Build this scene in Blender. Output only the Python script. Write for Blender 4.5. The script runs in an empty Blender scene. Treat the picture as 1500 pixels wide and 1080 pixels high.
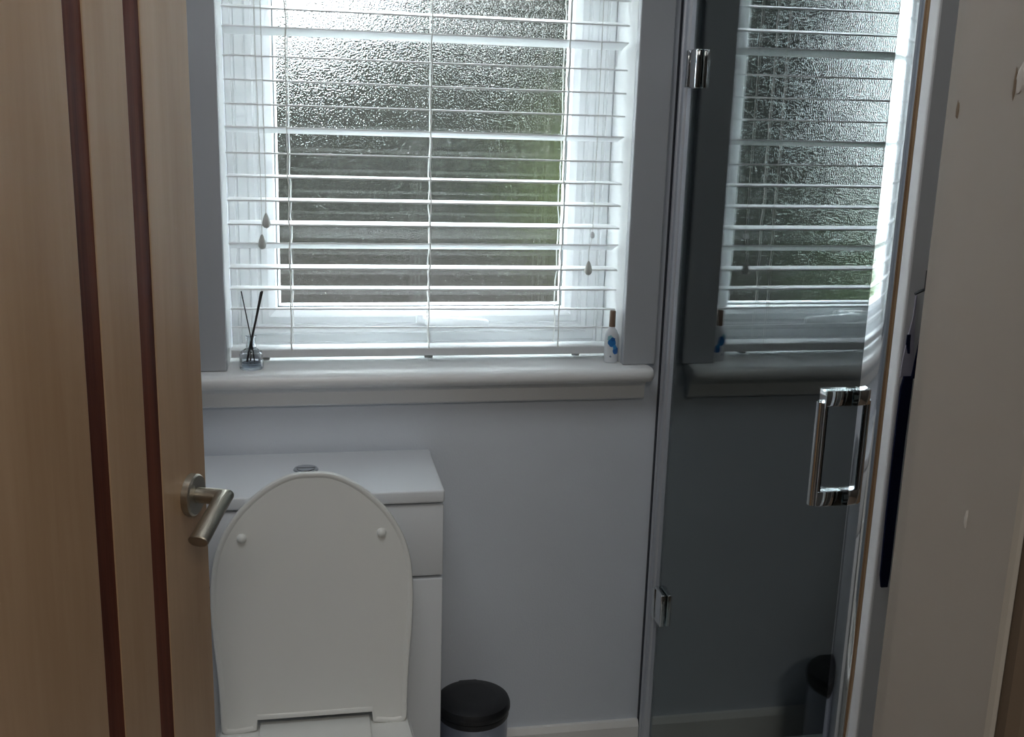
import bpy, bmesh, math, random
from math import pi, sin, cos, radians, sqrt
from mathutils import Vector, Matrix
random.seed(4)
SC = bpy.context.scene
COL = SC.collection

# ------------------------------------------------------------------ camera
cam_data = bpy.data.cameras.new('camera')
cam = bpy.data.objects.new('camera', cam_data); COL.objects.link(cam)
cam_data.sensor_width = 36.0; cam_data.lens = 36.0 * 1600 / 1500
cam_data.clip_start = 0.02; cam_data.clip_end = 400
RR = [[0.982414, -0.184554, 0.028342], [-0.016557, -0.237299, -0.971296], [0.185982, 0.953745, -0.236181]]
cm = Matrix.Identity(4)
for r in range(3):
    cm[r][0] = RR[0][r]; cm[r][1] = -RR[1][r]; cm[r][2] = -RR[2][r]
cm.translation = (0, -2.1, 1.448)
cam.matrix_world = cm
SC.camera = cam

# ------------------------------------------------------------------ sky, fill lights, exposure
SKY = 38.0
W = bpy.data.worlds.new('overcast_sky'); SC.world = W; W.use_nodes = True
wn = W.node_tree.nodes; wl = W.node_tree.links
bg = wn['Background']
tc = wn.new('ShaderNodeTexCoord'); sx = wn.new('ShaderNodeSeparateXYZ')
mr = wn.new('ShaderNodeMapRange')
mr.inputs['From Min'].default_value = 0; mr.inputs['From Max'].default_value = 1
mr.inputs['To Min'].default_value = 0.33; mr.inputs['To Max'].default_value = 1.0
wl.new(tc.outputs['Generated'], sx.inputs[0]); wl.new(sx.outputs['Z'], mr.inputs['Value'])
mul = wn.new('ShaderNodeMath'); mul.operation = 'MULTIPLY'; mul.inputs[1].default_value = SKY
wl.new(mr.outputs[0], mul.inputs[0]); wl.new(mul.outputs[0], bg.inputs['Strength'])
bg.inputs['Color'].default_value = (0.88, 0.95, 1.0, 1)


def area(name, loc, size, power, col, rot=(0, 0, 0)):
    l = bpy.data.lights.new(name, 'AREA'); l.shape = 'RECTANGLE'; l.size, l.size_y = size
    l.energy = power; l.color = col
    o = bpy.data.objects.new(name, l); COL.objects.link(o); o.location = loc; o.rotation_euler = rot
    return o


area('bathroom_ceiling_lamp', (-0.05, -1.05, 2.39), (0.6, 0.6), 7.0, (0.95, 0.98, 1.0))  # soft overhead fill added to lift the room, no fitting behind it
area('hall_ceiling_lamp', (0.1, -3.2, 2.38), (0.7, 0.7), 22.0, (1.0, 0.93, 0.85))  # frontal fill added behind the viewer, shining in through the doorway
VS = SC.view_settings
SC.display_settings.display_device = 'sRGB'
VS.view_transform = 'Standard'; VS.look = 'None'; VS.gamma = 1.0; VS.use_curve_mapping = False
VS.exposure = 0.0
SC.cycles.use_denoising = True
SC.cycles.max_bounces = 14; SC.cycles.diffuse_bounces = 6; SC.cycles.glossy_bounces = 8
SC.cycles.transmission_bounces = 12; SC.cycles.transparent_max_bounces = 12
SC.cycles.sample_clamp_indirect = 0.0
SC.cycles.blur_glossy = 0.6


# ------------------------------------------------------------------ materials
def nmat(name):
    m = bpy.data.materials.new(name); m.use_nodes = True
    return m, m.node_tree.nodes, m.node_tree.links, m.node_tree.nodes['Principled BSDF']


def paint(name, col, rough=0.5, bump=0.0, scale=120, vary=0.03, spec=0.5, metal=0.0, coat=0.0):
    """plain coloured surface with a little procedural tonal variation and relief"""
    m, n, l, b = nmat(name)
    t = n.new('ShaderNodeTexCoord'); nz = n.new('ShaderNodeTexNoise')
    nz.inputs['Scale'].default_value = 6; nz.inputs['Detail'].default_value = 5
    l.new(t.outputs['Object'], nz.inputs['Vector'])
    rp = n.new('ShaderNodeValToRGB')
    rp.color_ramp.elements[0].position = 0.3; rp.color_ramp.elements[1].position = 0.7
    rp.color_ramp.elements[0].color = [max(0, c * (1 - vary)) for c in col] + [1]
    rp.color_ramp.elements[1].color = [min(1, c * (1 + vary)) for c in col] + [1]
    l.new(nz.outputs['Fac'], rp.inputs['Fac']); l.new(rp.outputs['Color'], b.inputs['Base Color'])
    b.inputs['Roughness'].default_value = rough; b.inputs['Metallic'].default_value = metal
    b.inputs['Specular IOR Level'].default_value = spec; b.inputs['Coat Weight'].default_value = coat
    if bump:
        n2 = n.new('ShaderNodeTexNoise'); n2.inputs['Scale'].default_value = scale
        l.new(t.outputs['Object'], n2.inputs['Vector'])
        bp = n.new('ShaderNodeBump'); bp.inputs['Strength'].default_value = bump; bp.inputs['Distance'].default_value = 0.002
        l.new(n2.outputs['Fac'], bp.inputs['Height']); l.new(bp.outputs['Normal'], b.inputs['Normal'])
    return m


def wood(name, dark, light, rough=0.38, xs=38, zs=1.3, spec=0.5):
    """straight-grained veneer, grain running up the z axis"""
    m, n, l, b = nmat(name)
    t = n.new('ShaderNodeTexCoord'); mp = n.new('ShaderNodeMapping')
    mp.inputs['Scale'].default_value = (xs, xs, zs); l.new(t.outputs['Object'], mp.inputs['Vector'])
    nz = n.new('ShaderNodeTexNoise'); nz.inputs['Scale'].default_value = 1.0; nz.inputs['Detail'].default_value = 7
    nz.inputs['Distortion'].default_value = 0.6
    l.new(mp.outputs[0], nz.inputs['Vector'])
    mp2 = n.new('ShaderNodeMapping'); mp2.inputs['Scale'].default_value = (xs * 9, xs * 9, zs * 9)
    l.new(t.outputs['Object'], mp2.inputs['Vector'])
    nf = n.new('ShaderNodeTexNoise'); nf.inputs['Scale'].default_value = 1.0; nf.inputs['Detail'].default_value = 3
    l.new(mp2.outputs[0], nf.inputs['Vector'])
    mx = n.new('ShaderNodeMath'); mx.operation = 'MULTIPLY_ADD'
    mx.inputs[1].default_value = 0.25; l.new(nf.outputs['Fac'], mx.inputs[0])
    l.new(nz.outputs['Fac'], mx.inputs[2])
    rp = n.new('ShaderNodeValToRGB')
    rp.color_ramp.elements[0].position = 0.42; rp.color_ramp.elements[0].color = (*dark, 1)
    rp.color_ramp.elements[1].position = 0.80; rp.color_ramp.elements[1].color = (*light, 1)
    l.new(mx.outputs[0], rp.inputs['Fac']); l.new(rp.outputs['Color'], b.inputs['Base Color'])
    b.inputs['Roughness'].default_value = rough; b.inputs['Specular IOR Level'].default_value = spec
    bp = n.new('ShaderNodeBump'); bp.inputs['Strength'].default_value = 0.25; bp.inputs['Distance'].default_value = 0.0006
    l.new(nf.outputs['Fac'], bp.inputs['Height']); l.new(bp.outputs['Normal'], b.inputs['Normal'])
    return m


def glass(name, col=(1, 1, 1), rough=0.0, ior=1.5, bump=0.0, scale=150, dist=0.002):
    m, n, l, b = nmat(name)
    n.remove(b)
    g = n.new('ShaderNodeBsdfGlass'); g.inputs['Color'].default_value = (*col, 1)
    g.inputs['Roughness'].default_value = rough; g.inputs['IOR'].default_value = ior
    l.new(g.outputs[0], n['Material Output'].inputs['Surface'])
    if bump:
        t = n.new('ShaderNodeTexCoord'); n2 = n.new('ShaderNodeTexNoise')
        n2.inputs['Scale'].default_value = scale; n2.inputs['Detail'].default_value = 1.0
        l.new(t.outputs['Object'], n2.inputs['Vector'])
        bp = n.new('ShaderNodeBump'); bp.inputs['Strength'].default_value = bump; bp.inputs['Distance'].default_value = dist
        l.new(n2.outputs['Fac'], bp.inputs['Height']); l.new(bp.outputs['Normal'], g.inputs['Normal'])
    return m


M = {}
M['wall'] = paint('pale_grey_wall_paint', (0.68, 0.725, 0.785), 0.75, 0.15, 260, 0.015, 0.3)
M['gloss'] = paint('white_gloss_paint', (0.80, 0.81, 0.81), 0.28, 0.06, 40, 0.01)
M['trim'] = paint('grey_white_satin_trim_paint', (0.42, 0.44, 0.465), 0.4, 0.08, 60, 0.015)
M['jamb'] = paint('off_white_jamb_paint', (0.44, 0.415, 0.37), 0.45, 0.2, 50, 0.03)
M['skirt'] = paint('off_white_skirting_paint', (0.84, 0.83, 0.80), 0.45)
M['endwall'] = paint('soft_grey_wall_end_paint', (0.74, 0.76, 0.78), 0.7)
M['chip'] = paint('bare_chipped_paint', (0.22, 0.17, 0.12), 0.8)
M['pale_chip'] = paint('pale_filler', (0.64, 0.62, 0.58), 0.5)
M['ceiling'] = paint('white_ceiling_paint', (0.82, 0.83, 0.83), 0.85, 0.1, 200, 0.01)
M['hall'] = paint('hall_wall_paint', (0.10, 0.09, 0.08), 0.8, 0.1, 200, 0.02)
M['vinyl'] = paint('light_grey_vinyl_floor', (0.50, 0.50, 0.48), 0.4, 0.05, 80, 0.06)
M['carpet'] = paint('brown_hall_carpet', (0.16, 0.12, 0.09), 0.95, 0.8, 400, 0.2)
M['upvc'] = paint('white_upvc', (0.86, 0.875, 0.89), 0.22, 0.0, 10, 0.005)
M['gasket'] = paint('grey_window_gasket', (0.22, 0.24, 0.25), 0.6)
M['slat'] = paint('white_blind_slat', (0.82, 0.835, 0.85), 0.35, 0.0, 10, 0.01)
M['rail'] = paint('white_blind_rail', (0.66, 0.68, 0.69), 0.4)
M['cord'] = paint('white_cord', (0.78, 0.78, 0.76), 0.8)
M['tassel'] = paint('ivory_wood_tassel', (0.50, 0.51, 0.48), 0.5)
M['plug'] = paint('grey_plastic_plug', (0.30, 0.31, 0.31), 0.5)
M['maple'] = wood('pale_maple_veneer', (0.42, 0.262, 0.142), (0.53, 0.352, 0.210), 0.36, 13, 0.9)
M['mahogany'] = wood('dark_red_mahogany_inlay', (0.075, 0.018, 0.009), (0.17, 0.045, 0.022), 0.55, 60, 1.5, 0.15)
M['nickel'] = paint('brushed_nickel', (0.42, 0.39, 0.33), 0.40, 0.1, 300, 0.03, 0.5, 1.0)
M['chrome'] = paint('polished_chrome', (0.70, 0.72, 0.74), 0.045, 0.0, 10, 0.0, 0.5, 1.0)
M['alu'] = paint('satin_aluminium', (0.60, 0.63, 0.68), 0.36, 0.0, 10, 0.0, 0.5, 0.55)
M['archi'] = paint('brown_painted_architrave', (0.16, 0.12, 0.085), 0.6)
M['seal'] = paint('black_rubber_seal', (0.010, 0.012, 0.022), 0.45)
M['brownseal'] = paint('brown_seal_strip', (0.10, 0.065, 0.045), 0.5)
M['ceramic'] = paint('white_ceramic', (0.82, 0.83, 0.82), 0.12, 0, 10, 0.005, 0.5, 0, 0.3)
M['seat'] = paint('white_plastic_seat', (0.78, 0.79, 0.765), 0.30, 0, 10, 0.008)
M['unit'] = paint('white_gloss_unit', (0.76, 0.79, 0.82), 0.25, 0, 10, 0.008)
M['black'] = paint('matt_black_plastic', (0.014, 0.015, 0.018), 0.42, 0.1, 300, 0.1)
M['bin'] = paint('grey_blue_bin_body', (0.42, 0.46, 0.56), 0.35, 0, 10, 0.02, 0.5, 0.75)
M['tray'] = paint('white_acrylic_tray', (0.80, 0.81, 0.80), 0.2)
M['navy'] = paint('navy_cloth', (0.006, 0.009, 0.035), 0.95, 0.6, 500, 0.2, 0.1)
M['mauve'] = paint('pale_mauve_cloth', (0.40, 0.39, 0.48), 0.95, 0.4, 500, 0.08, 0.1)
M['iron'] = paint('dark_grey_metal_hook', (0.10, 0.11, 0.12), 0.4, 0, 10, 0.02, 0.5, 0.8)
M['bronze'] = paint('brown_bottle_cap', (0.20, 0.13, 0.09), 0.4)
M['reed'] = paint('black_reed', (0.018, 0.014, 0.015), 0.8, 0.3, 400, 0.2)
M['pane'] = glass('clear_inner_pane', (0.97, 0.985, 0.98))
M['obscure'] = glass('stippled_obscure_glass', (0.96, 0.98, 0.97), 0.0, 1.5, 1.0, 330, 0.0009)
M['shower_glass'] = glass('shower_glass', (0.93, 0.97, 0.97), 0.0, 1.52)
M['bottle_glass'] = glass('diffuser_glass', (0.96, 0.97, 0.985), 0.0, 1.46)
M['liquid'] = glass('diffuser_oil', (0.90, 0.93, 0.97), 0.0, 1.35)
M['clip'] = glass('clear_plastic', (0.95, 0.95, 0.95), 0.1, 1.4)
#M['brick'] = paint('grey_brown_render', (0.20, 0.195, 0.18), 0.9, 0.4, 30, 0.1)
#M['tile'] = paint('dark_grey_roof', (0.13, 0.135, 0.15), 0.8, 0.4, 20, 0.1)
M['lawn'] = paint('lawn', (0.02, 0.03, 0.012), 0.95, 0.3, 30, 0.2, spec=0.0)
M['leaf'] = paint('green_leaves', (0.034, 0.044, 0.016), 0.7, 0.0, 10, 0.25, spec=0.0)
M['darkleaf'] = paint('dark_leaves', (0.020, 0.021, 0.018), 0.7, 0.0, 10, 0.25, spec=0.0)
M['bark'] = paint('bark', (0.06, 0.045, 0.035), 0.9, spec=0.0)
M['timber'] = paint('weathered_fence_timber', (0.013, 0.012, 0.011), 0.9, 0.3, 30, 0.15, spec=0.0)


def speckled_panel():
    m, n, l, b = nmat('black_sparkle_shower_panel')
    t = n.new('ShaderNodeTexCoord'); v = n.new('ShaderNodeTexVoronoi'); v.inputs['Scale'].default_value = 70
    l.new(t.outputs['Object'], v.inputs['Vector'])
    rp = n.new('ShaderNodeValToRGB')
    rp.color_ramp.elements[0].position = 0.02; rp.color_ramp.elements[0].color = (0.16, 0.19, 0.21, 1)
    rp.color_ramp.elements[1].position = 0.09; rp.color_ramp.elements[1].color = (0.004, 0.007, 0.009, 1)
    l.new(v.outputs['Distance'], rp.inputs['Fac']); l.new(rp.outputs['Color'], b.inputs['Base Color'])
    b.inputs['Roughness'].default_value = 0.35; b.inputs['Specular IOR Level'].default_value = 0.25
    return m


M['panel'] = speckled_panel()


def printed_bottle():
    """white lotion bottle with a printed blue flower spray and small type on its front"""
    m, n, l, b = nmat('white_bottle_blue_flower_print')
    t = n.new('ShaderNodeTexCoord')
    last = None
    spots = [(-0.006, -0.013, 0.052, 0.0065, (0.25, 0.50, 0.55)), (-0.002, -0.013, 0.043, 0.0085, (0.02, 0.16, 0.42)),
             (0.000, -0.013, 0.050, 0.0045, (0.01, 0.10, 0.30)), (0.0075, -0.012, 0.026, 0.0075, (0.02, 0.13, 0.40)),
             (0.004, -0.013, 0.034, 0.005, (0.04, 0.25, 0.55)), (-0.004, -0.013, 0.014, 0.0022, (0.2, 0.25, 0.3))]
    nz = n.new('ShaderNodeTexNoise'); nz.inputs['Scale'].default_value = 260; l.new(t.outputs['Object'], nz.inputs['Vector'])
    for (x, y, z, r, c) in spots:
        d = n.new('ShaderNodeVectorMath'); d.operation = 'DISTANCE'; d.inputs[1].default_value = (x, y, z)
        l.new(t.outputs['Object'], d.inputs[0])
        ad = n.new('ShaderNodeMath'); ad.operation = 'MULTIPLY_ADD'; ad.inputs[1].default_value = 0.006
        l.new(nz.outputs['Fac'], ad.inputs[0]); l.new(d.outputs['Value'], ad.inputs[2])
        le = n.new('ShaderNodeMath'); le.operation = 'LESS_THAN'; le.inputs[1].default_value = r + 0.003
        l.new(ad.outputs[0], le.inputs[0])
        mx = n.new('ShaderNodeMix'); mx.data_type = 'RGBA'
        l.new(le.outputs[0], mx.inputs['Factor']); mx.inputs['B'].default_value = (*c, 1)
        if last is None: mx.inputs['A'].default_value = (0.66, 0.69, 0.72, 1)
        else: l.new(last, mx.inputs['A'])
        last = mx.outputs['Result']
    l.new(last, b.inputs['Base Color']); b.inputs['Roughness'].default_value = 0.35
    return m


# ------------------------------------------------------------------ builders
def link(name, bm, mat, parent=None, smooth=False):
    bmesh.ops.recalc_face_normals(bm, faces=bm.faces)
    me = bpy.data.meshes.new(name); bm.to_mesh(me); bm.free()
    for m in (mat if isinstance(mat, (list, tuple)) else [mat]): me.materials.append(m)
    if smooth:
        for p in me.polygons: p.use_smooth = True
        if smooth != 'all': me.set_sharp_from_angle(angle=radians(35))
    o = bpy.data.objects.new(name, me); COL.objects.link(o)
    if parent: o.parent = parent
    return o


def tag(o, label=None, cat=None, group=None, kind=None):
    for k, v in (('label', label), ('category', cat), ('group', group), ('kind', kind)):
        if v: o[k] = v
    return o


def thing(name, label, cat, loc=(0, 0, 0), group=None, kind=None):
    o = bpy.data.objects.new(name, None); COL.objects.link(o); o.location = loc; o.empty_display_size = 0.05
    return tag(o, label, cat, group, kind)


def box(lo, hi, bev=0.0, bm=None, seg=2):
    bm2 = bmesh.new()
    bmesh.ops.create_cube(bm2, size=1)
    s = [hi[i] - lo[i] for i in range(3)]; c = [(hi[i] + lo[i]) / 2 for i in range(3)]
    for v in bm2.verts: v.co = Vector([v.co[i] * s[i] + c[i] for i in range(3)])
    if bev: bmesh.ops.bevel(bm2, geom=bm2.edges[:], offset=bev, segments=seg, profile=0.5, affect='EDGES')
    return merge(bm, bm2)


def merge(a, b):
    if a is None: return b
    me = bpy.data.meshes.new('t'); b.to_mesh(me); b.free(); a.from_mesh(me); bpy.data.meshes.remove(me)
    return a


def loft(rings, bm=None, cap=True):
    b = bmesh.new(); vs = [[b.verts.new(p) for p in r] for r in rings]; n = len(rings[0])
    for i in range(len(vs) - 1):
        for j in range(n):
            b.faces.new((vs[i][j], vs[i][(j + 1) % n], vs[i + 1][(j + 1) % n], vs[i + 1][j]))
    if cap:
        b.faces.new(vs[0]); b.faces.new(vs[-1])
    return merge(bm, b)


def lathe(prof, c=(0, 0, 0), n=32, bm=None, closed=False):
    """profile of (radius, z); radius 0 ends are tiny caps"""
    rings = [[(c[0] + max(r, 1e-4) * cos(2 * pi * k / n), c[1] + max(r, 1e-4) * sin(2 * pi * k / n), c[2] + z) for k in range(n)] for r, z in prof]
    return loft(rings, bm)


def tube(path, rad, n=10, bm=None):
    """round tube along a path; rad may be a number or a list"""
    P = [Vector(p) for p in path]
    R = rad if isinstance(rad, (list, tuple)) else [rad] * len(P)
    rings = []; ref = None
    for i, p in enumerate(P):
        d = (P[min(i + 1, len(P) - 1)] - P[max(i - 1, 0)]).normalized()
        if ref is None:
            ref = Vector((0, 0, 1)) if abs(d.z) < 0.9 else Vector((1, 0, 0))
        a = (ref - d * ref.dot(d)).normalized(); b_ = d.cross(a); ref = a
        rings.append([p + (a * cos(2 * pi * k / n) + b_ * sin(2 * pi * k / n)) * R[i] for k in range(n)])
    return loft(rings, bm)


def prism_z(poly, z0, z1, bm=None):
    return loft([[(x, y, z0) for x, y in poly], [(x, y, z1) for x, y in poly]], bm)


def struct(name, bm, mat, label, cat, parent=None, smooth=False):
    o = link(name, bm, mat, parent, smooth)
    if not parent: tag(o, label, cat, kind='structure')
    return o


# ------------------------------------------------------------------ room shell
OX0, OX1, OZ0, OZ1 = -0.150, 0.638, 0.900, 2.10      # rough window opening
bm = box((-1.0, 0, 0), (OX0, 0.28, 2.4)); box((OX1, 0, 0), (1.62, 0.28, 2.4), bm=bm)
box((OX0, 0, 0), (OX1, 0.28, OZ0), bm=bm); box((OX0, 0, OZ1), (OX1, 0.28, 2.4), bm=bm)
struct('wall_back', bm, M['wall'], 'pale blue grey painted wall below and around the window', 'wall')
struct('wall_left', box((-1.1, -1.45, 0), (-1.0, 0.28, 2.4)), M['wall'], 'pale grey side wall behind the wooden door', 'wall')
bm = box((1.52, -1.45, 0), (1.62, 0, 2.4))
struct('wall_right', bm, M['wall'], 'side wall at the far end of the shower', 'wall')
bm = box((-1.1, -1.585, 0), (-0.433, -1.455, 2.4)); box((0.433, -1.585, 0), (1.62, -1.455, 2.4), bm=bm)
box((-0.433, -1.585, 2.04), (0.433, -1.455, 2.4), bm=bm)
struct('wall_front', bm, M['hall'], 'wall around the bathroom doorway, dark on the hall side', 'wall')
bm = box((0.7290, -0.885, 0), (1.52, -0.8625, 2.4), 0.003)
struct('wall_end', bm, M['endwall'], 'white wall end showing as a thin strip beside the shower frame', 'wall')
struct('floor', box((-1.1, -1.6, -0.1), (1.62, 0.28, 0)), M['vinyl'], 'light grey vinyl bathroom floor', 'floor')
struct('ceiling', box((-1.1, -1.6, 2.4), (1.62, 0.28, 2.5)), M['ceiling'], 'white bathroom ceiling', 'ceiling')
struct('floor', box((-1.1, -4.0, -0.1), (1.62, -1.6, 0)), M['carpet'], 'brown carpet of the hall in front of the doorway', 'floor')
struct('ceiling', box((-1.1, -4.0, 2.4), (1.62, -1.6, 2.5)), M['ceiling'], 'ceiling of the hall in front of the doorway', 'ceiling')
struct('wall_hall_left', box((-1.2, -4.0, 0), (-1.1, -1.585, 2.4)), M['hall'], 'hall wall on the left of the doorway', 'wall')
struct('wall_hall_right', box((1.1, -4.0, 0), (1.2, -1.585, 2.4)), M['hall'], 'hall wall on the right of the doorway', 'wall')
struct('wall_hall_back', box((-1.1, -4.1, 0), (1.1, -4.0, 2.4)), M['hall'], 'hall wall behind the viewer', 'wall')

# skirting along the window wall: square board with a chamfered top edge
prof = [(0, 0.0), (-0.016, 0.0), (-0.016, 0.104), (-0.009, 0.116), (0, 0.116)]
bm = loft([[(0.245, y, z) for y, z in prof], [(0.718, y, z) for y, z in prof]])
struct('baseboard_back', bm, M['skirt'], 'off white skirting board beside the pedal bin', 'skirting')

# window architrave: left and right boards, window lining, sill board with apron
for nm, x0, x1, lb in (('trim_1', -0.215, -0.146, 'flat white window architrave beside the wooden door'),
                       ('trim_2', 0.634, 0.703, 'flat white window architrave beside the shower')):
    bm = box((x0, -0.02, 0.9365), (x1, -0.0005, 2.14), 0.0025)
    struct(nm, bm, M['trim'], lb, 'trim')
t3 = thing('trim_3', 'white lining boards of the window reveal', 'trim', kind='structure')
for x0, x1 in ((-0.150, -0.146), (0.634, 0.638)):
    link('lining_board', box((x0 + .0002, -0.001, 0.9365), (x1, 0.145, 2.096)), M['gloss'], t3)
link('lining_board', box((-0.146, -0.001, 2.096), (0.634, 0.145, 2.0998)), M['gloss'], t3)

sill = thing('trim_4', 'white gloss window sill with rounded nose and apron moulding', 'sill', kind='structure')
pr = [(0.145, 0.9012), (0.145, 0.936), (-0.046, 0.936)]
for k in range(1, 12):
    a = pi / 2 + pi * k / 12
    pr.append((-0.046 + 0.0145 * cos(a), 0.9215 + 0.0145 * sin(a)))
pr += [(-0.046, 0.907), (-0.0005, 0.907), (-0.0005, 0.9012)]
bm = loft([[(OX0 + .001, y, z) for y, z in pr], [(OX1 - .001, y, z) for y, z in pr]])
# horns of the sill run past the opening on the face of the wall
hp = [(-0.0005, 0.936)] + pr[2:-2] + [(-0.0005, 0.907)]
for xa, xb in ((-0.240, OX0 + .001), (OX1 - .001, 0.690)):
    rings = []
    for x in (xa, xb): rings.append([(x, y, z) for y, z in hp])
    if xb > 0.6:                                         # rounded end
        rings = [[(OX1 - .001, y, z) for y, z in hp], [(0.682, y, z) for y, z in hp],
                 [(0.690, -0.0005 + (y + 0.0005) * 0.93, 0.9215 + (z - 0.9215) * 0.9) for y, z in hp],
                 [(0.693, -0.0005 + (y + 0.0005) * 0.85, 0.9215 + (z - 0.9215) * 0.6) for y, z in hp]]
    loft(rings, bm)
link('sill_board', bm, M['gloss'], sill, True)
ap = [(-0.0005, 0.907), (-0.030, 0.907), (-0.027, 0.898), (-0.020, 0.892), (-0.020, 0.868), (-0.016, 0.864), (-0.0005, 0.864)]
link('apron_moulding', loft([[(-0.240, y, z) for y, z in ap], [(0.684, y, z) for y, z in ap]]), M['gloss'], sill, True)

# ------------------------------------------------------------------ window
win = thing('window_1', 'white plastic framed window with stippled obscure glass behind the blind', 'window', (0, 0.045, 0), kind='structure')
FX0, FX1, FZ0, FZ1 = -0.1455, 0.6335, 0.9365, 2.0955


def rect_frame(x0, x1, z0, z1, w, y0, y1, steps, b=None):
    """mitred frame with a stepped inner profile; steps = [(inset, y)] from outside to inside"""
    def ring(i, y): return [(x0 + i, y, z0 + i), (x1 - i, y, z0 + i), (x1 - i, y, z1 - i), (x0 + i, y, z1 - i)]
    rings = [ring(0, y1)] + [ring(i, y) for i, y in steps] + [ring(w, y1)]
    b_ = bmesh.new(); vs = [[b_.verts.new(p) for p in r] for r in rings]
    N = len(vs)
    for i in range(N):
        for j in range(4):
            b_.faces.new((vs[i][j], vs[i][(j + 1) % 4], vs[(i + 1) % N][(j + 1) % 4], vs[(i + 1) % N][j]))
    return merge(b, b_)


link('outer_frame', rect_frame(FX0, FX1, FZ0, FZ1, 0.050, 0.10, 0.165,
     [(0.0, 0.097), (0.003, 0.0945), (0.013, 0.0945), (0.015, 0.097), (0.019, 0.097), (0.021, 0.0945), (0.040, 0.0945), (0.043, 0.098), (0.048, 0.098)]), M['upvc'], win)
SX0, SX1, SZ0, SZ1 = -0.107, 0.597, 0.974, 2.055
sash = link('sash', rect_frame(SX0, SX1, SZ0, SZ1, 0.060, 0.085, 0.123,
     [(0.0, 0.100), (0.0, 0.0945), (0.004, 0.0905), (0.014, 0.0905), (0.017, 0.093), (0.021, 0.093), (0.024, 0.0905), (0.036, 0.0905), (0.039, 0.092), (0.050, 0.099), (0.0535, 0.112)]), M['upvc'], win)
link('gasket', rect_frame(SX0 + .0536, SX1 - .0536, SZ0 + .0536, SZ1 - .0536, 0.0035, 0.111, 0.122, [(0.0, 0.113), (0.0015, 0.1115)]), M['gasket'], sash)
bm = box((SX0 + .0545, 0.1145, SZ0 + .0545), (SX1 - .0545, 0.1205, SZ1 - .0545))
for f in bm.faces: f.material_index = 1 if f.calc_center_median().y > 0.1204 else 0
link('pane', bm, [M['pane'], M['obscure']], win)
# sash handle on the bottom rail: base plate, pivot and lever pointing right
hd = link('sash_handle', box((0.228, 0.0795, 0.9965), (0.300, 0.0902, 1.0165), 0.0025), M['upvc'], win)
bm = tube([(0.262, 0.080, 1.006), (0.262, 0.066, 1.006)], 0.0095, 16)
link('pivot', bm, M['upvc'], hd, True)
rings = []
for x, w, h in ((0.244, 0.004, 0.005), (0.250, 0.006, 0.010), (0.272, 0.006, 0.011), (0.300, 0.0055, 0.0105), (0.345, 0.005, 0.010), (0.372, 0.0045, 0.010), (0.378, 0.003, 0.006)):
    zc = 1.004 - (x - 0.262) * 0.05
    rings.append([(x, 0.064 + w * cos(2 * pi * k / 12), zc + h * sin(2 * pi * k / 12)) for k in range(12)])
link('lever', loft(rings), M['upvc'], hd, True)

# ------------------------------------------------------------------ outdoors, seen blurred through the stippled glass
tag(struct('ground', box((-30, 0.6, -2.8), (40, 60, -2.6)), M['lawn'], 'grass garden ground below the window', 'ground'), kind='structure')


def tree(label, loc, h, rx, rz, mat, seed, leafn, ls, holes=None):
    """trunk, limbs and a crown of single leaf cards filling an ellipsoid; holes = (x0, x1, z0, z1, keep) thins the crown"""
    rnd = random.Random(seed)
    t = thing('tree', label, 'tree', loc)
    tk = link('trunk', tube([(0, 0, 0), (0.05, 0, h * 0.4), (-0.04, 0.05, h * 0.75), (0, 0, h)], [0.16, 0.12, 0.08, 0.03], 8), M['bark'], t)
    for k in range(5):
        a = k * 1.3; z0 = h * (0.35 + 0.12 * k)
        link('branch', tube([(0, 0, z0), (rx * .4 * cos(a), rx * .3 * sin(a), z0 + rz * .2), (rx * .8 * cos(a), rx * .5 * sin(a), z0 + rz * .3)], [0.06, 0.04, 0.015], 6), M['bark'], tk)
    b = bmesh.new()
    for k in range(leafn):
        d = Vector((rnd.gauss(0, 1), rnd.gauss(0, 1), rnd.gauss(0, 1))).normalized() * rnd.random() ** 0.4
        c = Vector((d.x * rx, d.y * rx * 0.6, h + d.z * rz))
        wx, wz = c.x + loc[0], c.z + loc[2]
        if holes and holes[0] < wx < holes[1] and holes[2] < wz < holes[3] and rnd.random() > holes[4]: continue
        a = Vector((rnd.gauss(0, 1), rnd.gauss(0, 1), rnd.gauss(0, 1))).normalized()
        u = a.orthogonal().normalized(); v = a.cross(u); s = ls * rnd.uniform(0.6, 1.3)
        b.faces.new([b.verts.new(c + p) for p in (u * s, v * s * 0.6, -u * s, -v * s * 0.6)])
    o = link('foliage', b, mat, t); o['kind'] = 'stuff'
    return t


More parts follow.
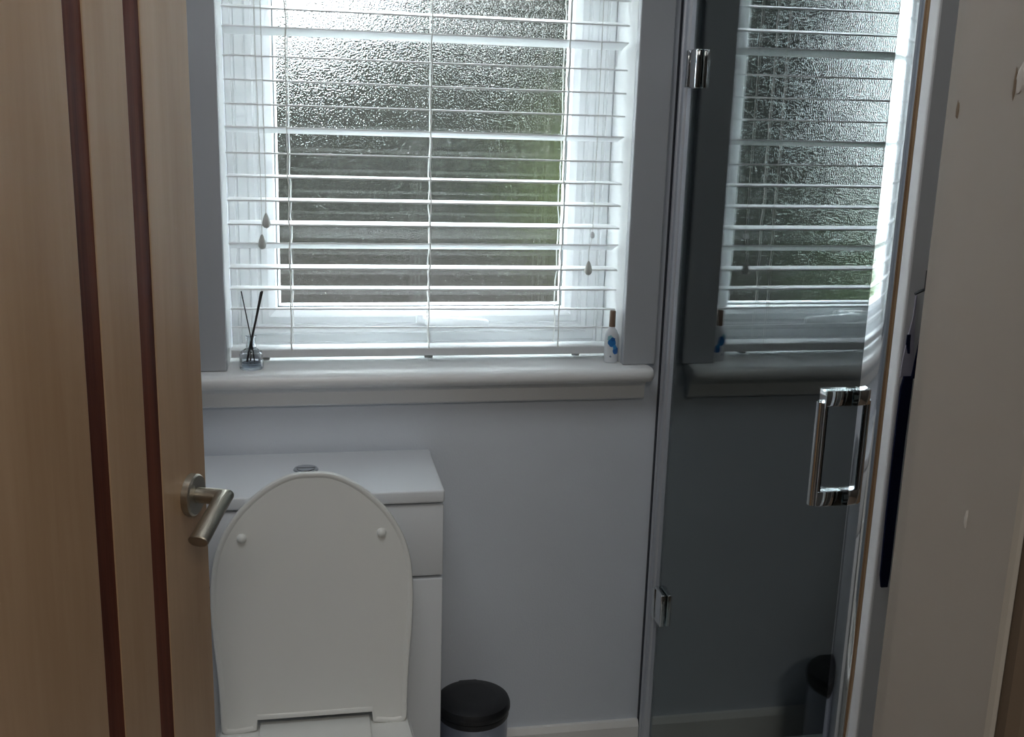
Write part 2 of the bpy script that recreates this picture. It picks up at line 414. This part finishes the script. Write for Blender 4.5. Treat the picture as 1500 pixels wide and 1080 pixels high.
rnd = random.Random(12)
hg = thing('garden_hedge', 'tall dark hedge filling the blurred view, sky showing through its upper left', 'hedge', (1.2, 10.5, -2.6))
for k in range(9):
    x = -5.6 + 1.4 * k
    link('stem', tube([(x, 0, 0), (x + 0.1, 0.05, 2.5), (x - 0.05, 0, 5.0), (x, 0, 8.0)], [0.11, 0.09, 0.06, 0.02], 7), M['bark'], hg)
b = bmesh.new()
for k in range(15000):
    c = Vector((rnd.uniform(-6.5, 6.5), rnd.uniform(-0.9, 0.9), rnd.random() ** 0.85 * 9.2))
    c.z -= 0.5 * abs(sin(c.x * 2.1)) * max(0, c.z - 7)
    wx, wz = c.x + 1.2, c.z - 2.6
    edge = 1.85 + 0.3 * sin(wx * 3.1) + 0.16 * max(0, wx)
    if -2.4 < wx < 4.2 and edge < wz < 3.6 and rnd.random() > 0.20 + 0.17 * max(0, wx - 0.4): continue
    a_ = Vector((rnd.gauss(0, 1), rnd.gauss(0, 1) * 1.4, rnd.gauss(0, 1))).normalized()
    u = a_.orthogonal().normalized(); v = a_.cross(u); q = 0.27 * rnd.uniform(0.6, 1.3)
    b.faces.new([b.verts.new(c + p) for p in (u * q, v * q * 0.6, -u * q, -v * q * 0.6)])
link('foliage', b, M['darkleaf'], hg)['kind'] = 'stuff'
tree('lighter green small tree low at the right side of the glass', (2.8, 7.4, -2.6), 3.1, 0.85, 0.95, M['leaf'], 3, 1300, 0.12)
fn = thing('garden_fence', 'dark timber fence across the garden low in the glass', 'fence', (0, 5.5, -2.6))
for k in range(28):
    link('fence_board', box((-2.6 + k * 0.2, -0.01, 0), (-2.6 + k * 0.2 + 0.185, 0.012, 3.05 + 0.01 * (k % 3)), 0.004, seg=1), M['timber'], fn)
link('fence_rail', box((-2.6, 0.012, 2.5), (3.0, 0.05, 2.6)), M['timber'], fn)

# ------------------------------------------------------------------ venetian blind
bl = thing('venetian_blind', 'white wide slat venetian blind lowered over the window', 'blind')
BY, BX0, BX1 = 0.052, -0.139, 0.627
SL = [(1.6504, 1.6476, 8.1), (1.606, 1.6025, 8.4), (1.5649, 1.5623, -12.8), (1.5191, 1.5166, 1.9), (1.4759, 1.4721, 0.7),
      (1.4322, 1.4281, -0.4), (1.3862, 1.3834, -12.1), (1.3426, 1.3386, -2.8), (1.3001, 1.2965, 0.6), (1.2559, 1.2532, 1.0),
      (1.2116, 1.2088, 2.2), (1.168, 1.1671, -17.5), (1.1268, 1.1232, 0.1), (1.085, 1.0818, -2.5), (1.0443, 1.039, -8.3), (1.0073, 0.9996, -10.8)]
top = []
z = SL[0][0]
while z < 2.02:
    z += 0.044; top.append((z, z - 0.003, random.uniform(-6, 7)))
LX = (-0.024, 0.245, 0.510)
for zl, zr, tilt in list(reversed(top)) + SL:
    t = radians(tilt); rings = []
    sec = [(-0.025, -0.0014), (-0.025, 0.0010), (-0.0245, 0.0014), (0, 0.0018), (0.0245, 0.0014), (0.025, 0.0010), (0.025, -0.0014), (0, -0.0010)]
    for x, zc in ((BX0, zl), (BX1, zr)):
        rings.append([(x, BY + y * cos(t) - zz * sin(t), zc + y * sin(t) + zz * cos(t)) for y, zz in sec])
    link('slat', loft(rings), M['slat'], bl)
rail = link('bottom_rail', loft([[(x, BY + y, zc + zz) for y, zz in ((-0.0245, -0.0065), (-0.0225, -0.008), (0.0225, -0.008), (0.0245, -0.0065), (0.0245, 0.0065), (0.0225, 0.008), (-0.0225, 0.008), (-0.0245, 0.0065))]
                                 for x, zc in ((-0.1405, 0.9590), (0.6295, 0.9576))]), M['rail'], bl)
for x in (LX[0] - 0.052, LX[1], LX[2] + 0.04):
    link('rail_plug', lathe([(0.0, -0.0135), (0.0085, -0.0135), (0.0085, -0.010), (0.0055, -0.0095), (0.0055, -0.0075), (0, -0.0075)], (x, BY - 0.012, 0.9580), 14), M['plug'], rail, True)
link('head_rail', box((-0.142, 0.028, 2.040), (0.630, 0.084, 2.090), 0.003), M['slat'], bl)
for li, lx in enumerate(LX):
    for s in (-1, 1):
        pts = []; zz = 2.04; rr = random.Random(li * 7 + s)
        while zz > 0.966:
            pts.append((lx + rr.uniform(-.0018, .0018) + (0.0015 * s), BY + s * 0.0268, zz)); zz -= 0.021
        pts.append((lx, BY + s * 0.026, 0.964))
        link('ladder_cord', tube(pts, 0.0013, 6), M['cord'], bl)
# pull cords with tassels, hanging in front of the slats
for pts, tz, tx in (([(-0.0813, 0.022, 2.04), (-0.0800, 0.020, 1.55), (-0.0765, 0.020, 1.30), (-0.0759, 0.020, 1.193)], 1.193, -0.0762),
                    ([(-0.0695, 0.022, 2.04), (-0.0690, 0.020, 1.55), (-0.0672, 0.020, 1.30), (-0.0676, 0.020, 1.233)], 1.233, -0.0677),
                    ([(0.5720, 0.022, 2.04), (0.5709, 0.020, 1.52), (0.5698, 0.020, 1.195), (0.5640, 0.020, 1.165), (0.5642, 0.020, 1.143)], 1.143, 0.5643)):
    c = link('pull_cord', tube(pts, 0.0008, 6), M['cord'], bl)
    link('tassel', lathe([(0.0012, 0.0), (0.0035, -0.004), (0.0062, -0.011), (0.0076, -0.018), (0.0072, -0.023), (0.0045, -0.0270), (0, -0.0285)], (tx, 0.020, tz), 16), M['tassel'], c, True)
    if tx > 0.5:
        link('cord_clip', lathe([(0.001, 0.006), (0.0045, 0.002), (0.0045, -0.004), (0.002, -0.007)], (0.5697, 0.020, 1.196), 12), M['slat'], c, True)

# ------------------------------------------------------------------ things on the sill
dz = 0.9363
df = thing('reed_diffuser', 'small clear glass reed diffuser at the left end of the sill', 'diffuser', (-0.1015, 0.002, dz))
outer = [(0.0, 0.0), (0.021, 0.0), (0.0225, 0.002), (0.0225, 0.028), (0.0205, 0.034), (0.0135, 0.038), (0.0095, 0.041), (0.0090, 0.062), (0.0105, 0.0645)]
inner = [(0.0080, 0.0645), (0.0066, 0.060), (0.0066, 0.041), (0.0160, 0.033), (0.0185, 0.028), (0.0185, 0.005), (0.0, 0.004)]
link('glass_bottle', lathe(outer + inner, (0, 0, 0), 28), M['bottle_glass'], df, True)
link('oil', lathe([(0, 0.0045), (0.0180, 0.0055), (0.0180, 0.013), (0.0, 0.013)], (0, 0, 0), 24), M['liquid'], df, True)
link('reed', tube([(0.006, -0.004, 0.0145), (0.000, 0.000, 0.062), (-0.0155, 0.006, 0.150)], 0.0011, 8), M['reed'], df)
link('reed', tube([(-0.008, -0.003, 0.0145), (0.0015, 0.002, 0.058), (0.0235, 0.006, 0.150)], 0.0020, 8), M['reed'], df)
link('reed', tube([(-0.002, 0.006, 0.0145), (0.003, 0.0025, 0.062), (0.0205, 0.010, 0.148)], 0.0014, 8), M['reed'], df)

lb = thing('lotion_bottle', 'small white bottle with blue flower print at the right end of the sill', 'bottle', (0.6165, 0.008, dz))
rings = []
for r, zz in ((0.0125, 0), (0.0142, 0.002), (0.0146, 0.02), (0.0146, 0.048), (0.0138, 0.058), (0.0105, 0.067), (0.0066, 0.071), (0.006, 0.074)):
    rings.append([(r * cos(2 * pi * k / 28), r * 0.9 * sin(2 * pi * k / 28), zz) for k in range(28)])
link('bottle_body', loft(rings), printed_bottle(), lb, True)
link('cap', lathe([(0.0055, 0.0742), (0.0066, 0.0745), (0.0063, 0.106), (0.0055, 0.1075), (0, 0.1075)], (0, 0, 0), 20), M['bronze'], lb, True)

# ------------------------------------------------------------------ toilet cabinet
cb = thing('toilet_cabinet', 'white gloss cistern cabinet standing behind the toilet', 'cabinet', (-0.008, 0, 0))
x0, x1 = -0.250, 0.250
link('carcass', box((x0 + .002, -0.236, 0.0), (x1 - .002, -0.018, 0.744)), M['unit'], cb)
top_ = link('worktop', box((x0 - .001, -0.259, 0.745), (x1 + .001, -0.0165, 0.769), 0.004, seg=3), M['unit'], cb, True)
link('panel_front', box((x0, -0.254, 0.602), (x1, -0.2365, 0.740), 0.003), M['unit'], cb, True)
link('panel_front', box((x0, -0.254, 0.090), (x1, -0.2365, 0.596), 0.003), M['unit'], cb, True)
link('plinth', box((x0, -0.2363, 0.0), (x1, -0.2361, 0.088)), M['unit'], cb)
b_ = link('flush_button', lathe([(0.0, 0.769), (0.0225, 0.769), (0.0235, 0.772), (0.0215, 0.7745), (0.0185, 0.7745), (0.018, 0.7735), (0, 0.7735)], (0.006, -0.128, 0), 28), M['chrome'], cb, True)
for s in (0, 1):
    pts = [(0.0168 * cos(a), 0.0168 * sin(a)) for a in [s * pi + radians(8) + (pi - radians(16)) * k / 12 for k in range(13)]]
    link('button_half', prism_z([(0.006 + x, -0.128 + y) for x, y in pts], 0.7736, 0.7755), M['chrome'], b_)

# ------------------------------------------------------------------ toilet
wc = thing('toilet', 'white toilet with its lid raised against the cabinet', 'toilet', (0.0075, -0.26, 0))


def dshape(w, yb, yf, n=40, k=2.4):
    """D outline, straight at the back (yb) and rounded at the front (yf)"""
    L = yb - yf; out = []
    for i in range(n + 1):
        a = pi * i / n
        c, s = cos(a), sin(a)
        out.append((w * math.copysign(abs(c) ** (2 / k), c), yb - L * 0.25 - L * 0.75 * abs(s) ** (2 / k)))
    return [(w * 0.96, yb), ] + out + [(-w * 0.96, yb)]


rings = []
for zz, w, yf in ((0.0, 0.115, -0.40), (0.02, 0.115, -0.40), (0.12, 0.112, -0.39), (0.22, 0.130, -0.42), (0.29, 0.165, -0.49), (0.325, 0.176, -0.52), (0.337, 0.176, -0.52), (0.340, 0.172, -0.516)):
    rings.append([(x, y, zz) for x, y in dshape(w, -0.002, yf)])
b1 = loft(rings, cap=False)
inn = [[(x, y, zz) for x, y in dshape(w, yb, yf)] for zz, w, yb, yf in ((0.340, 0.130, -0.11, -0.475), (0.30, 0.125, -0.12, -0.46), (0.22, 0.09, -0.16, -0.40), (0.16, 0.05, -0.20, -0.32))]
top_r = [[(x, y, 0.340) for x, y in dshape(0.172, -0.002, -0.516)]] + inn
b2 = loft(top_r, cap=False)
bf = bmesh.new(); bf.faces.new([bf.verts.new(p) for p in inn[-1]]); b2 = merge(b2, bf)
b1 = merge(b1, b2)
bmesh.ops.remove_doubles(b1, verts=b1.verts[:], dist=1e-5)
link('pan', b1, M['ceramic'], wc, True)
# seat: ring with a rear plate that fills the notch of the lid
so = dshape(0.172, -0.052, -0.522); si = dshape(0.118, -0.135, -0.462)
rings = [[(x, y, 0.3415) for x, y in so], [(x, y, 0.354) for x, y in so], [(x * 0.985, y * 0.99 - 0.002, 0.3595) for x, y in so],
         [(x, y, 0.3595) for x, y in si], [(x, y, 0.3415) for x, y in si]]
b1 = bmesh.new(); vs = [[b1.verts.new(p) for p in r] for r in rings]; n = len(vs[0])
for i in range(5):
    for j in range(n):
        b1.faces.new((vs[i][j], vs[i][(j + 1) % n], vs[(i + 1) % 5][(j + 1) % n], vs[(i + 1) % 5][j]))
seat = link('seat', b1, M['seat'], wc, True)
link('hinge_cover', box((-0.097, -0.150, 0.3598), (0.097, -0.060, 0.3700), 0.004, seg=3), M['seat'], wc, True)
link('hinge_barrel', tube([(-0.083, -0.050, 0.374), (0.083, -0.050, 0.374)], 0.006, 12), M['gasket'], wc, True)
# raised lid: outline in its own plane (x, t), leaning back on the cabinet
half = [(0.0, 0.4600), (0.036, 0.4570), (0.074, 0.4395), (0.110, 0.4110), (0.137, 0.3800), (0.158, 0.3420), (0.1690, 0.3050), (0.1735, 0.2675),
        (0.1745, 0.2200), (0.1718, 0.1700), (0.1672, 0.1150), (0.1640, 0.0620), (0.1625, 0.0120), (0.1600, 0.0010), (0.1540, -0.0035), (0.1370, -0.0048), (0.1050, -0.0010), (0.1005, 0.0010), (0.1000, 0.0185)]


def smooth_curve(p, k=5, upto=14):
    out = []
    for i in range(len(p) - 1):
        if i >= upto: out.append(p[i]); continue
        a = p[i - 1] if i else (-p[1][0], p[1][1]); b, c = p[i], p[i + 1]; d = p[min(i + 2, len(p) - 1)]
        for j in range(k):
            u = j / k
            out.append(tuple(0.5 * (2 * b[q] + (c[q] - a[q]) * u + (2 * a[q] - 5 * b[q] + 4 * c[q] - d[q]) * u * u + (3 * b[q] - a[q] - 3 * c[q] + d[q]) * u ** 3) for q in (0, 1)))
    return out + [p[-1]]


hc = smooth_curve(half)
outl = hc + [(-x, t) for x, t in reversed(hc[1:])]
lid_e = bpy.data.objects.new('lid', None)
b1 = bmesh.new()


def lidring(inset, d):
    res = []
    cx, ct = 0, 0.22
    N = len(outl)
    for i, (x, t) in enumerate(outl):
        p, q = Vector(outl[i - 1]), Vector(outl[(i + 1) % N])
        e = (q - p).normalized(); nrm = Vector((e.y, -e.x))
        res.append((x + nrm.x * inset, d, t + nrm.y * inset))
    return res


# d<0 faces the camera (the underside of the lid), d>0 the cabinet; a raised rim runs round the underside
rings = [lidring(0.0, 0.004), lidring(0.0, -0.004), lidring(0.0012, -0.0065), lidring(0.0035, -0.0072), lidring(0.007, -0.0062), lidring(0.010, -0.0045)]
rb = [lidring(0.010, 0.0125), lidring(0.004, 0.009), lidring(0.0105, 0.0125)]
full = [rb[0], rb[1]] + rings
vs = [[b1.verts.new(p) for p in r] for r in full]; n = len(outl)
for i in range(len(vs) - 1):
    for j in range(n):
        b1.faces.new((vs[i][j], vs[i][(j + 1) % n], vs[i + 1][(j + 1) % n], vs[i + 1][j]))
for ring in (full[0], full[-1]):
    b1.faces.new([b1.verts.new(p) for p in ring])
bmesh.ops.triangulate(b1, faces=[f for f in b1.faces if len(f.verts) > 4])
lid = link('lid', b1, M['seat'], wc, True)
lid.location = (0.0, -0.0705, 0.362)
lid.rotation_euler = (-math.atan2(0.051, 0.450), 0, 0)
for x in (-0.1195, 0.1195):
    b2 = bmesh.new(); bmesh.ops.create_uvsphere(b2, u_segments=16, v_segments=10, radius=1)
    for v in b2.verts: v.co = Vector((x + v.co.x * 0.0085, -0.0045 + v.co.y * 0.0075, 0.348 + v.co.z * 0.0085))
    link('bumper', b2, M['seat'], lid, 'all')

# ------------------------------------------------------------------ pedal bin
pb = thing('pedal_bin', 'small pedal bin with black domed lid beside the cabinet', 'bin', (0.326, -0.118, 0))
link('bin_body', lathe([(0, 0.0), (0.066, 0.0), (0.068, 0.003), (0.069, 0.02), (0.0715, 0.243), (0.0695, 0.243), (0.067, 0.02), (0, 0.018)], n=48), M['bin'], pb, True)
link('rim_band', lathe([(0.0718, 0.232), (0.0732, 0.234), (0.0732, 0.244), (0.070, 0.246), (0.0705, 0.232)], n=48), M['black'], pb, True)
ld = link('bin_lid', lathe([(0.0745, 0.2465), (0.0760, 0.250), (0.0755, 0.258), (0.0725, 0.2655), (0.063, 0.2705), (0.040, 0.2735), (0.0, 0.2745)], n=48), M['black'], pb, True)
link('lid_hinge', box((-0.022, 0.064, 0.236), (0.022, 0.080, 0.264), 0.006, seg=3), M['black'], pb, True)
link('base_ring', lathe([(0, -0.0), (0.0695, 0.0), (0.0712, 0.002), (0.0712, 0.012), (0.0692, 0.015), (0.0689, 0.013)], n=48), M['black'], pb, True)
link('pedal', box((-0.018, -0.105, 0.010), (0.018, -0.068, 0.016), 0.002), M['black'], pb)

# ------------------------------------------------------------------ shower
struct('shower_wall_panel', box((0.7435, -0.0095, 0.0), (1.519, -0.0005, 2.399)), M['panel'], 'black speckled panel on the back wall of the shower', 'wall panel')
struct('shower_wall_panel', box((1.511, -0.8560, 0.0), (1.5195, -0.010, 2.399)), M['panel'], 'black speckled panel on the far side wall of the shower', 'wall panel')
struct('shower_wall_panel', box((0.800, -0.8620, 0.0), (1.5105, -0.8565, 2.399)), M['panel'], 'black speckled panel on the near end wall of the shower', 'wall panel')
tr = thing('shower_tray', 'low white shower tray under the glass door', 'shower tray', (0.7, 0, 0))
TX0, TX1, TY0, TY1 = 0.016, 0.808, -0.8555, -0.0105


def rrect(xa, xb, ya, yb, r, n=6):
    out = []
    for cx, cy, a0 in ((xb - r, yb - r, 0), (xa + r, yb - r, 90), (xa + r, ya + r, 180), (xb - r, ya + r, 270)):
        for k in range(n + 1):
            a = radians(a0 + 90 * k / n); out.append((cx + r * cos(a), cy + r * sin(a)))
    return out


rings = [[(x, y, 0.0) for x, y in rrect(TX0, TX1, TY0, TY1, .01)], [(x, y, 0.040) for x, y in rrect(TX0, TX1, TY0, TY1, .01)],
         [(x, y, 0.045) for x, y in rrect(TX0 + .004, TX1 - .004, TY0 + .004, TY1 - .004, .01)],
         [(x, y, 0.045) for x, y in rrect(TX0 + .055, TX1 - .05, TY0 + .05, TY1 - .05, .04)],
         [(x, y, 0.030) for x, y in rrect(TX0 + .075, TX1 - .07, TY0 + .07, TY1 - .07, .05)]]
link('tray_body', loft(rings), M['tray'], tr, True)
link('waste_cover', lathe([(0, 0.0302), (0.055, 0.0302), (0.056, 0.033), (0.05, 0.036), (0, 0.037)], (0.41, -0.44, 0), 28), M['chrome'], tr, True)

sh = thing('shower_enclosure', 'frameless glass shower door in a polished metal frame', 'shower', (0.735, 0, 0.0455))
ZB, ZT = 0.001, 1.90          # local z
# wall channel with a black seal, then the pivot profile
link('wall_seal', box((-0.0165, -0.010, ZB), (-0.0125, -0.0005, ZT)), M['seal'], sh)  # thin black strip between wall and channel
link('wall_channel', box((-0.0160, -0.020, ZB), (0.007, -0.0115, ZT), 0.002), M['alu'], sh, True)
pv = bmesh.new()
pr_ = [(-0.0122, -0.0205), (-0.0122, -0.0325), (-0.0095, -0.0360), (-0.0060, -0.0375), (-0.0045, -0.0400), (0.0005, -0.0445), (0.0070, -0.0445), (0.0070, -0.0205)]
link('pivot_profile', prism_z(pr_, ZB, ZT), M['alu'], sh, True)
dr = link('glass_door', box((-0.003, -0.7930, ZB + 0.012), (0.003, -0.0480, ZT - 0.01), 0.0006, seg=1), M['shower_glass'], sh)
link('edge_seal', box((-0.0042, -0.0505, ZB + 0.004), (0.0042, -0.0475, ZT - 0.01), 0.001, seg=1), M['alu'], sh)
for zc in (1.5200 - 0.0455, 0.4240 - 0.0455):
    hg = link('hinge', box((-0.0150, -0.102, zc - 0.036), (-0.0032, -0.050, zc + 0.036), 0.003, seg=3), M['chrome'], dr, True)
    link('hinge', box((0.0032, -0.102, zc - 0.036), (0.012, -0.050, zc + 0.036), 0.003, seg=3), M['chrome'], dr, True)
    link('hinge_knuckle', box((-0.0175, -0.0640, zc - 0.034), (-0.0152, -0.0505, zc + 0.034), 0.0011), M['chrome'], dr, True)
# D handle: two square arms and a round grip, outside the glass, with its fixing bosses inside
zt, zb, hy = 1.0700 - 0.0455, 0.9255 - 0.0455, -0.766
bm = box((-0.0415, hy - 0.011, zt - 0.011), (-0.0032, hy + 0.011, zt + 0.011), 0.0018)
link('handle_arm', bm, M['chrome'], dr, True)
bm = box((-0.0415, hy - 0.011, zb - 0.011), (-0.0032, hy + 0.011, zb + 0.011), 0.0018)
link('handle_arm', bm, M['chrome'], dr, True)
link('handle_grip', tube([(-0.0415, hy - 0.001, zb - 0.010), (-0.0415, hy - 0.001, zt - 0.006)], 0.0085, 20), M['chrome'], dr, True)
for zz in (zt, zb):
    link('fixing_boss', tube([(0.0032, hy, zz), (0.010, hy, zz)], 0.010, 20), M['chrome'], dr, True)
# rounded closing post at the near end
px_, py_ = -0.0045, -0.7945
pr_ = [(px_, py_)]
for k in range(30):
    u = (k + 0.5) / 30
    ph = radians(0.5 + 10 * u + 62 * max(0, (u - 0.6) / 0.4) ** 1.5)   # normal turns slowly from the glass, then round to the end
    px_ += 0.062 / 30 * sin(ph); py_ -= 0.062 / 30 * cos(ph)
    pr_.append((px_, py_))
pr_ += [(px_ + 0.002, py_ + 0.012), (0.004, -0.7945)]
link('closing_post', prism_z(pr_, ZB, ZT), M['chrome'], sh, True)
link('closing_seal', box((0.000, -0.8615, ZB), (0.0110, -0.8565, ZT)), M['brownseal'], sh)  # narrow brown strip between closing post and wall end
link('head_bar', box((-0.010, -0.860, ZT + .0005), (0.010, -0.012, ZT + 0.03), 0.002), M['alu'], sh)

# ------------------------------------------------------------------ strap and hook on the wall end
hk = thing('coat_hook', 'thin dark hook on the white wall end behind the door frame', 'hook', (0.747, -0.885, 1.243))
link('hook_plate', box((0.004, -0.004, -0.006), (0.016, -0.0005, 0.020), 0.001), M['iron'], hk)
link('hook_arm', tube([(0.010, -0.004, 0.004), (0.006, -0.010, 0.0), (-0.006, -0.012, -0.004), (-0.0135, -0.011, -0.008)], 0.0018, 8), M['iron'], hk)
st = thing('cloth_strap', 'narrow navy cloth strap hanging on the white wall end', 'strap', (0.7390, -0.8905, 0.0))  # thin dark navy upright strip with a mauve top


def ribbon(path, w, th):
    rings = []
    for (x, y, zz), ww in path:
        rings.append([(x - ww, y - th, zz), (x + ww, y - th, zz), (x + ww, y + th, zz), (x - ww, y + th, zz)])
    return loft(rings)


link('strap_band', ribbon([((0.0020, -0.001, 0.845), 0.0045), ((0.0010, -0.001, 0.862), 0.0065), ((0.0, -0.001, 0.95), 0.0072), ((-0.0005, -0.001, 1.05), 0.0072), ((0.0, -0.001, 1.115), 0.0075), ((0.0015, -0.001, 1.130), 0.0060)], 1, 0.0015), M['navy'], st, True)
link('loop', ribbon([((0.001, 0.0030, 1.128), 0.0085), ((0.001, 0.0030, 1.150), 0.0078), ((0.001, 0.0030, 1.172), 0.0050), ((0.002, 0.0030, 1.205), 0.0012), ((0.002, 0.0030, 1.236), 0.0008)], 1, 0.001), M['mauve'], st, True)
link('strap_tip', ribbon([((-0.0035, -0.004, 1.160), 0.0012), ((-0.0060, -0.004, 1.172), 0.0024), ((-0.0062, -0.004, 1.184), 0.0022)], 1, 0.001), M['navy'], st, True)
link('strap_tip', ribbon([((0.0060, -0.004, 1.128), 0.0024), ((0.0090, -0.004, 1.160), 0.0022), ((0.0110, -0.004, 1.184), 0.0018)], 1, 0.001), M['navy'], st, True)

# ------------------------------------------------------------------ door frame (jambs) and door
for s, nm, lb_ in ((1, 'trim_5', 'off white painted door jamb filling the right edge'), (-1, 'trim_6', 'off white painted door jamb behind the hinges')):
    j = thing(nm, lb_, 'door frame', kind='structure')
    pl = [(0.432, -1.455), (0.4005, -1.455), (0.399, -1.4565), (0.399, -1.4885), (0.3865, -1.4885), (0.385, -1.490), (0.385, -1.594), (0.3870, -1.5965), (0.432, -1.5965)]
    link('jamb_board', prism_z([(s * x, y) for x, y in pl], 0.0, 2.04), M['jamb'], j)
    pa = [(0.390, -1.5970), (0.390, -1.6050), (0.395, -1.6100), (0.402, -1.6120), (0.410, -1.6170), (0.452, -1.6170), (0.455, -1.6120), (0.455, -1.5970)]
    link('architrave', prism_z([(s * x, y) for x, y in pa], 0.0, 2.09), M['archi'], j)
    if s == 1:
        def dab(y, zz, ry, rz, m, xx=0.385, nm='paint_chip'):
            b = bmesh.new(); bmesh.ops.create_icosphere(b, subdivisions=2, radius=1)
            rr = random.Random(int(zz * 1000))
            for v in b.verts:
                k = 1 + rr.uniform(-.35, .35)
                v.co = Vector((xx + v.co.x * 0.0006, y + v.co.y * ry * k, zz + v.co.z * rz * k))
            link(nm, b, m, j)
        dab(-1.5475, 1.4690, 0.0042, 0.0085, M['pale_chip'])
        dab(-1.5425, 1.4670, 0.0012, 0.0090, M['chip'])
        dab(-1.4910, 1.4515, 0.0016, 0.0055, M['chip'])
        dab(-1.4760, 1.0830, 0.0014, 0.0035, M['chip'], 0.399, 'nail_hole')
        dab(-1.5510, 1.2150, 0.0016, 0.0060, M['pale_chip'])
struct('trim_7', box((-0.3995, -1.594, 2.0405), (0.3995, -1.4555, 2.07)), M['jamb'], 'off white head of the door frame', 'door frame')

ANG = radians(70.707)
dr = thing('door_1', 'pale maple door with two dark inlay strips standing open', 'door', (-0.378, -1.45, 0), kind='structure')
dr.rotation_euler = (0, 0, ANG)
# local x runs along the leaf from the hinges, local -y is the face towards the hall, leaf 40 mm thick
cuts = [(0.003, 0.4945), (0.5275, 0.6095), (0.6430, 0.7600)]
for a, b_ in cuts:
    link('door_panel', box((a, 0.0, 0.008), (b_, 0.040, 1.985), 0.0016), M['maple'], dr)
for a, b_ in ((0.4946, 0.5274), (0.6096, 0.6429)):
    link('inlay_strip', box((a, 0.0010, 0.008), (b_, 0.039, 1.985)), M['mahogany'], dr)
for zz in (0.25, 1.0, 1.78):
    link('butt_hinge', tube([(-0.004, 0.034, zz - 0.05), (-0.004, 0.034, zz + 0.05)], 0.006, 12), M['nickel'], dr, True)
hu, hz = 0.712, 0.9675
rs = link('handle_rose', tube([(hu, -0.0002, hz), (hu, -0.0085, hz), (hu, -0.0105, hz)], [0.0262, 0.0262, 0.0240], 40), M['nickel'], dr, True)
# lever: round neck, mitred corner, round grip pointing back towards the hinges
nk = 0.044; r_ = 0.0100
K = [2 * pi * k / 24 for k in range(24)]
ringA = [(hu + r_ * cos(t), -0.0107, hz + r_ * sin(t)) for t in K]
ringB = [(hu + r_ * cos(t), -nk - r_ * cos(t) * 0.95, hz + r_ * sin(t)) for t in K]
gl, gd = 0.076, 0.028                      # the grip droops a little towards its end
al = math.hypot(gl, gd)


def grip_ring(f, rn, rp):
    return [(hu - gl * f - gd / al * rp * sin(t), -nk - rn * cos(t), hz - gd * f + gl / al * rp * sin(t)) for t in K]


ringC = grip_ring(0.35, 0.0112, 0.0092)
ringD = grip_ring(0.985, 0.0128, 0.0086)
ringE = grip_ring(1.0, 0.0118, 0.0076)
link('lever_handle', loft([ringA, ringB, ringC, ringD, ringE]), M['nickel'], dr, True)
link('lock_plate', box((0.7601, 0.009, 0.92), (0.7612, 0.031, 1.03)), M['nickel'], dr)
